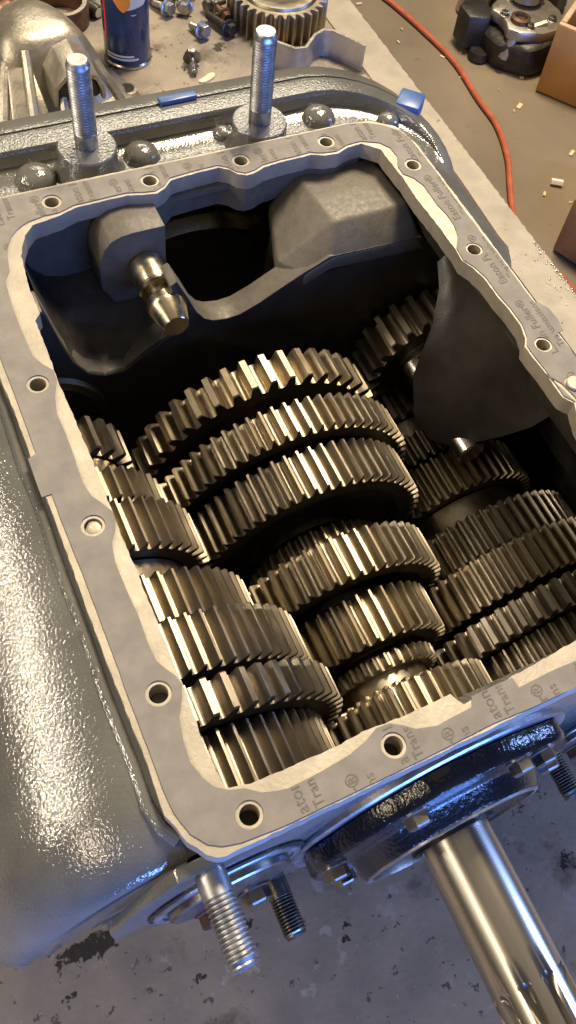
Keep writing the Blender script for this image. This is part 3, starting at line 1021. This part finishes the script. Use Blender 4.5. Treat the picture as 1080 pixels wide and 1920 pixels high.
def bolt_thing(loc, rot, label, m='bolt', ln=.026, r=.0052, hr=.0098):
    root = empty('flange_bolt', loc, label, 'bolt', HB)
    o = ORI[root.name].copy()
    ORI[root.name] = Vector((0, 0, 0))
    part('head', hex_mb((0, 0, 0), (0, 0, 1), hr, .0085, None, hr * 1.35, .003), m, root, smooth=20)
    pr = [(r, 0), (r, ln * .35)] + thread_prof(r, ln * .35, ln, .0018, .0006) + [(r * .7, ln + .0005)]
    part('shank', MB().lathe(pr, (0, 0, 0), (0, 0, -1), 16), m, root, smooth=25)
    ORI[root.name] = o
    root.rotation_euler = rot
    return root


H_ = BENCH + .0125
bolt_thing((.4520, 1.2660, H_), (1.45, 0, .5), 'plain steel bolt head nearest the spray can', 'stud')
bolt_thing((.4800, 1.2620, H_), (1.45, 0, -.6), 'steel bolt lying between the other bolts, second from the spray can', 'stud')
bolt_thing((.4830, 1.2000, H_), (1.35, 0, .35), 'single steel bolt standing apart in front of the pair', 'stud')
bolt_thing((.4440, 1.1400, H_), (-1.35, 0, -.25), 'dark flanged bolt lying by the cream scrap', 'bolt')
bolt_thing((.5200, 1.2560, H_), (1.5, 0, -1.3), 'bolt lying by the loose gear with its shank pointing left', 'bolt')
bolt_thing((.5230, 1.1950, H_), (1.5, 0, .35), 'black bolt lying against the loose gear', 'dark', .045, .0065, .0100)
bolt_thing((.5300, 1.2250, H_), (1.5, 0, .1), 'rusty bolt beside the black bolt by the loose gear', 'rust')
mb = MB()
sp = [(.4370, 1.1020), (.4480, 1.1060), (.4600, 1.1140), (.4680, 1.1130), (.4660, 1.1060), (.4560, 1.1000), (.4450, 1.0960)]
mb.prism([smooth_poly(sp, 1)], BENCH + .0003, BENCH + .0032)
part('paper_scrap', mb, 'cream', label='curled cream scrap on the bench in front of the dark flanged bolt', cat='scrap')
cap_ = empty('steel_bushing', (.4560, 1.2980, BENCH), 'dark ribbed steel bushing at the top edge right of the spray can', 'bushing')
part('sleeve', MB().lathe([(.020, 0), (.020, .012), (.0175, .014), (.0175, .026), (.012, .026), (.012, .002)], (.4560, 1.2980, BENCH), (0, 0, 1), 32), 'dstud', cap_)
part('knurl', gear_mb((0, 0), .0208, 0, .010, pitch=.0045, h=.0012, bore=.015, rec=.001, rim_w=.001), 'dstud', cap_)
kn = [c for c in cap_.children if c.name.startswith('knurl')][0]
kn.data.transform(Matrix.Translation((0, 0, .0105)) @ Matrix.Rotation(-pi / 2, 4, 'X') @ Matrix.Translation(Vector((.4560, 1.2980, BENCH))))
# bent bracket in front of the loose gear
pts = [(.548, 1.118), (.580, 1.082), (.596, 1.080), (.622, 1.104), (.640, 1.112), (.654, 1.106), (.672, 1.080), (.684, 1.060)]
mb = MB()
secs = []
for i, (x, y) in enumerate(pts):
    a, b = pts[max(0, i - 1)], pts[min(len(pts) - 1, i + 1)]
    d = Vector((b[0] - a[0], b[1] - a[1])).normalized()
    n_ = Vector((-d.y, d.x)) * .0022
    secs.append([(x - n_.x, y - n_.y, BENCH + .0003), (x + n_.x, y + n_.y, BENCH + .0003), (x + n_.x, y + n_.y, BENCH + .044), (x - n_.x, y - n_.y, BENCH + .044)])
mb.loft(secs, True, True)
part('bent_bracket', mb, 'alu', smooth=50, label='bent strip metal bracket standing on edge in front of the loose gear', cat='bracket')
# oily plate under the bracket
# dark chunk behind the bolts at the top edge
kd = empty('yoke_casting', (.535, 1.33, BENCH), 'dark greasy yoke casting at the top edge behind the bolts', 'casting')
mb = MB()
mb.prism([smooth_poly([(.470, 1.300), (.520, 1.292), (.575, 1.300), (.600, 1.335), (.580, 1.38), (.50, 1.39), (.465, 1.345)], 1)], BENCH + .0003, BENCH + .022)
part('plate', mb, 'dark', kd, bevel=.003)
part('boss', MB().lathe([(.030, .02), (.028, .045), (.018, .048), (.016, .03)], (.535, 1.345, BENCH), (0, 0, 1), 28), 'dark', kd)

# aluminium cover casting at the far left
ac = empty('cover_casting', (.21, 1.13, BENCH), 'ribbed aluminium cover casting with a dark arched mouth at the far left', 'casting')
Bz = BENCH
body = [(.130, 1.060), (.145, 1.150), (.175, 1.215), (.225, 1.238), (.275, 1.232), (.312, 1.190), (.345, 1.110), (.352, 1.060), (.300, 1.030), (.180, 1.020)]


def shrink(poly, f, cx, cy):
    return [(cx + (x - cx) * f, cy + (y - cy) * f) for x, y in poly]


mb = MB()
secs = []
sb = smooth_poly(body, 2)
for f_, z in ((1.0, .0), (1.0, .008), (.97, .011), (.84, .016), (.74, .036), (.66, .060), (.56, .084), (.46, .100), (.34, .107), (.15, .109), (.02, .1092)):
    secs.append([(x + (.0 if f_ > .9 else -.010), y + (.0 if f_ > .9 else .024), Bz + z) for x, y in shrink(sb, f_, .236, 1.13)])
mb.loft(secs, True, True)
part('shell', mb, 'alu', ac, smooth=50)
mb = MB()
arch = [(.224, .052), (.226, .074), (.240, .088), (.258, .090), (.274, .080), (.280, .062), (.280, .052)]
mb.prism([[(x, Bz + z) for x, z in arch]], 1.045, 1.150, 'xz')
part('arched_mouth', mb, 'dark', ac, bevel=.004)  # solid dark block, the opening's shade put into its colour
mb = MB()
hood = [(.218, .050), (.220, .078), (.237, .095), (.259, .098), (.279, .086), (.286, .064), (.286, .050), (.2805, .050), (.2805, .0625), (.2745, .0805), (.258, .0905), (.2398, .0885), (.2255, .0745), (.2235, .050)]
mb.prism([[(x, Bz + z) for x, z in hood]], 1.040, 1.150, 'xz')
part('mouth_hood', mb, 'alu', ac, bevel=.002)
for x0, y0, z0, x1, y1, z1 in ((.186, 1.130, .090, .146, 1.035, .018), (.204, 1.105, .092, .186, 1.020, .018), (.232, 1.050, .058, .224, 1.012, .014), (.256, 1.050, .058, .256, 1.012, .014), (.286, 1.080, .080, .318, 1.015, .014), (.160, 1.15, .070, .126, 1.06, .014)):
    mb = MB()
    mb.tube([(x0, y0, Bz + z0), ((x0 + x1) / 2, (y0 + y1) / 2, Bz + (z0 + z1) / 2 + .004), (x1, y1, Bz + z1)], [.006, .0065, .008], 8)
    part('rib', mb, 'alu', ac)
mb = MB()
mb.add([(.176, 1.100, Bz + .078), (.206, 1.090, Bz + .082), (.212, 1.020, Bz + .030), (.158, 1.030, Bz + .030), (.176, 1.12, Bz + .01), (.206, 1.11, Bz + .01), (.212, 1.03, Bz + .01), (.158, 1.04, Bz + .01)],
       [(0, 1, 2, 3), (4, 7, 6, 5), (0, 4, 5, 1), (1, 5, 6, 2), (2, 6, 7, 3), (3, 7, 4, 0)])
part('facet_web', mb, 'alu', ac, bevel=.004)
for x, y, z in ((.332, 1.100, .0125), (.150, 1.075, .0125)):
    part('bolt_boss', MB().lathe([(.016, -.01), (.0145, .001), (.009, .0018), (.0085, -.004)], (x, y, Bz + z), (0, 0, 1), 24), 'alu', ac)
    part('bolt_hole', MB().lathe([(.0105, 0), (.0002, .0001)], (x, y, Bz + z + .0019), (0, 0, 1), 20, cap=False), 'dark', ac)  # flat dark disc over the recess, hole shade put into the colour

rg = empty('steel_ring', (.300, 1.300, BENCH), 'thick bare steel ring lying behind the aluminium casting', 'ring')
part('ring_body', MB().lathe([(.034, 0), (.041, 0), (.043, .003), (.043, .030), (.041, .033), (.0355, .033), (.034, .030), (.034, 0)], (.296, 1.292, BENCH), (0, 0, 1), 48, cap=False), 'rust', rg)
part('ring_face', MB().lathe([(.0352, 0), (.0412, 0), (.0412, .0006), (.0352, .0006), (.0352, 0)], (.296, 1.292, BENCH + .0332), (0, 0, 1), 48, cap=False), 'alu', rg)
rd = empty('yoke_shaft', (.23, 1.31, BENCH), 'rusty brown shaft end lying behind the aluminium casting at the top left', 'shaft')
mb = MB()
mb.lathe([(.013, 0), (.015, .004), (.015, .060), (.019, .064), (.019, .078), (.013, .080), (.013, .13)], (.175, 1.275, BENCH + .020), (.86, .50, .05), 28)
part('shaft_body', mb, 'rust', rd)
mb = MB()
mb.lathe([(.016, -.004), (.0185, 0), (.0185, .016), (.016, .02)], (.178, 1.277, BENCH + .020), (.86, .50, .05), 28)
part('collar', mb, 'alu', rd)
gb = empty('greasy_block', (.15, 1.26, BENCH), 'black greasy hub at the left edge beside the rusty shaft', 'hub')
part('block', MB().lathe([(.045, 0), (.048, .008), (.046, .038), (.034, .045), (.016, .046), (.014, .02)], (.150, 1.255, BENCH), (0, 0, 1), 36), 'dark', gb)
part('flange', MB().lathe([(.058, 0), (.058, .008), (.050, .010)], (.150, 1.255, BENCH), (0, 0, 1), 36), 'dark', gb)
pp_ = empty('short_pin', (.345, 1.32, BENCH), 'short dark pin with a bright end at the top edge left of the spray can', 'pin')
part('pin_body', MB().lathe([(.009, 0), (.010, .002), (.010, .048), (.0085, .05)], (.352, 1.282, BENCH + .0105), (-.45, .85, .0), 24), 'dark', pp_)
part('end_cap', MB().lathe([(.0075, 0), (.0075, .001), (.0002, .0012)], (.352, 1.282, BENCH + .0105), (.45, -.85, .0), 24), 'tin', pp_)

# ------------------------------------------------------------------ things on the floor


def catmull(pts, n=8):
    out = []
    P = [Vector(p) for p in pts]
    for i in range(len(P) - 1):
        p0, p1, p2, p3 = P[max(0, i - 1)], P[i], P[i + 1], P[min(len(P) - 1, i + 2)]
        for k in range(n):
            t = k / n
            out.append(.5 * ((2 * p1) + (-p0 + p2) * t + (2 * p0 - 5 * p1 + 4 * p2 - p3) * t * t + (-p0 + 3 * p1 - 3 * p2 + p3) * t ** 3))
    out.append(P[-1])
    return out


hp = [(1.02, 1.72), (1.0534, 1.5907), (1.0638, 1.5487), (1.0783, 1.4681), (1.0910, 1.3540), (1.0783, 1.2353), (1.0727, 1.1539), (1.0438, 1.0675), (1.0017, .9903), (.9710, .9282), (.9637, .8750), (.97, .78), (.99, .65)]
mb = MB()
mb.tube(catmull([(x, y, FLOOR + .0062) for x, y in hp], 8), .0056, 10)
part('air_hose', mb, 'hose', label='thin orange hose snaking across the concrete floor', cat='hose')

fc = empty('pump_casting', (1.24, 1.36, FLOOR), 'grey oily pump casting with a stepped neck lying on the concrete floor', 'casting')
fo = (1.235, 1.340, FLOOR)
part('lower_body', MB().lathe([(.055, .002), (.070, .006), (.074, .030), (.072, .062), (.066, .068), (.05, .07)], fo, (-.12, .05, 1), 40, wob=lambda a, t: 1 + .05 * sin(3 * a) + .03 * sin(7 * a + 1)), 'dark', fc, smooth=40)
mb = MB()
pl = [(-.075, -.045), (.02, -.078), (.078, -.03), (.070, .05), (-.01, .075), (-.072, .04)]
mb.prism([smooth_poly([(x + fo[0] + .004, y + fo[1] + .008) for x, y in pl + [(-.055, .0)]], 1)], FLOOR + .069, FLOOR + .094)
part('upper_body', mb, 'alu', fc, smooth=25, bevel=.008)
part('neck', MB().lathe([(.030, 0), (.030, .016), (.036, .018), (.036, .028), (.022, .030), (.020, .012)], (fo[0] + .020, fo[1] + .045, FLOOR + .099), (.05, .1, 1), 28), 'alu', fc)
mb = MB()
mb.prism([[(x * .42 + fo[0] - .082, y * .5 + fo[1] + .062) for x, y in pl]], FLOOR + .012, FLOOR + .085)
part('side_housing', mb, 'dark', fc, smooth=25, bevel=.006)
part('foot', MB().lathe([(.018, 0), (.022, .004), (.020, .02)], (fo[0] - .085, fo[1] + .015, FLOOR + .001), (0, 0, 1), 16), 'dark', fc)
part('side_arm', MB().tube([(fo[0] + .06, fo[1] - .03, FLOOR + .05), (fo[0] + .095, fo[1] - .035, FLOOR + .055), (fo[0] + .12, fo[1] - .02, FLOOR + .05)], [.026, .022, .017], 12), 'dark', fc)
for k in range(5):
    a = .5 + k * 1.25
    part('cover_bolt', hex_mb((fo[0] + .004 + .052 * cos(a), fo[1] + .008 + .050 * sin(a), FLOOR + .0935), (0, 0, 1), .008, .007, None, .010), 'bolt', fc, smooth=20)
part('oil_port', MB().lathe([(.020, 0), (.020, .010), (.013, .012), (.011, .004)], (fo[0] - .028, fo[1] - .012, FLOOR + .093), (0, 0, 1), 24), 'rust', fc)
part('web_rib', MB().tube([(fo[0] - .06, fo[1] - .03, FLOOR + .03), (fo[0] - .045, fo[1] - .03, FLOOR + .08), (fo[0] + .02, fo[1] - .035, FLOOR + .096)], [.012, .011, .008], 8), 'alu', fc)
fh = empty('gear_housing', (1.33, 1.50, FLOOR), 'dark housing with an upright lug behind the pump casting at the top right', 'housing')
part('housing_body', MB().lathe([(.10, .001), (.11, .02), (.105, .06), (.08, .08), (.04, .082)], (1.36, 1.53, FLOOR), (0, 0, 1), 14), 'dark', fh, smooth=25)
mb = MB()
mb.box((1.330, 1.430, FLOOR + .03), (1.362, 1.442, FLOOR + .115))
part('lug', mb, 'alu', fh, bevel=.005)
part('pipe_stub', MB().lathe([(.03, 0), (.034, .004), (.034, .05), (.026, .055)], (1.22, 1.50, FLOOR), (.1, .1, 1), 24), 'alu', fh)


def crate(p0, d, ln, wd, h, label, ink=False):
    """open topped wooden box: p0 corner on the floor, d unit vector along the near side"""
    root = empty('wooden_crate', (p0[0], p0[1], FLOOR), label, 'crate', 'brown crates on the floor')
    d = Vector((d[0], d[1])).normalized()
    nrm = Vector((-d.y, d.x))
    t = .012
    base = Matrix(((d.x, nrm.x, 0, p0[0]), (d.y, nrm.y, 0, p0[1]), (0, 0, 1, FLOOR), (0, 0, 0, 1)))
    for nm, a, b in (('near_board', (0, 0, .004), (ln, t, h)), ('far_board', (0, wd - t, .004), (ln, wd, h)), ('end_board', (0, t + .0005, .004), (t, wd - t - .0005, h)), ('end_board', (ln - t, t + .0005, .004), (ln, wd - t - .0005, h)), ('bottom_board', (t, t, .001), (ln - t, wd - t, .010))):
        part(nm, MB().box(a, b, base), 'wood', root, bevel=.0012)
    for nm, a, b in (('edge_strip', (.001, .001, h + .0003), (ln - .001, t - .001, h + .002)), ('edge_strip', (.001, t + .002, h + .0003), (t - .001, wd - t, h + .002))):
        part(nm, MB().box(a, b, base), 'woodedge', root)
    return root


crate((1.2124, 1.2275), (.0537, -.0728), .34, .24, .150, 'tall brown crate by the pump casting at the upper right edge')
crate((.9963, .8367), (.0203, -.0472), .36, .26, .120, 'low brown crate at the right edge beyond the bench')
mb = MB()
mb.lathe([(.0065, -.011), (.0065, .011)], (1.0987, .9784, FLOOR + .0066), (.8, -.5, 0), 6)
part('white_plug', mb, 'chalk', smooth=20, label='small white plastic plug lying on the floor by the low crate', cat='plug')
bt = empty('white_bottle', (1.035, .745, FLOOR), 'white capped bottle at the right edge beside the low crate', 'bottle')
part('bottle', MB().lathe([(.025, 0), (.027, .004), (.027, .06), (.014, .075)], (1.035, .745, FLOOR), (0, 0, 1), 24), 'dark', bt)
part('cap', MB().lathe([(.014, .075), (.015, .077), (.015, .095), (.012, .097)], (1.035, .745, FLOOR), (0, 0, 1), 24), 'chalk', bt)
mb = MB()
rc = random.Random(11)
for i in range(60):
    x, y = rc.uniform(.78, 1.45), rc.uniform(.75, 1.75)
    a, s_ = rc.uniform(0, pi), rc.uniform(.0015, .0058) * (1.9 if rc.random() < .15 else 1)
    mb.box((-s_, -s_ * rc.uniform(.25, .7), .0005), (s_, s_ * .4, rc.uniform(.0015, .004)), Matrix.Translation((x, y, FLOOR)) @ Matrix.Rotation(a, 4, 'Z'))
part('wood_chips', mb, 'chip', kind='stuff', smooth=0, label='pale wood chips scattered over the concrete floor')
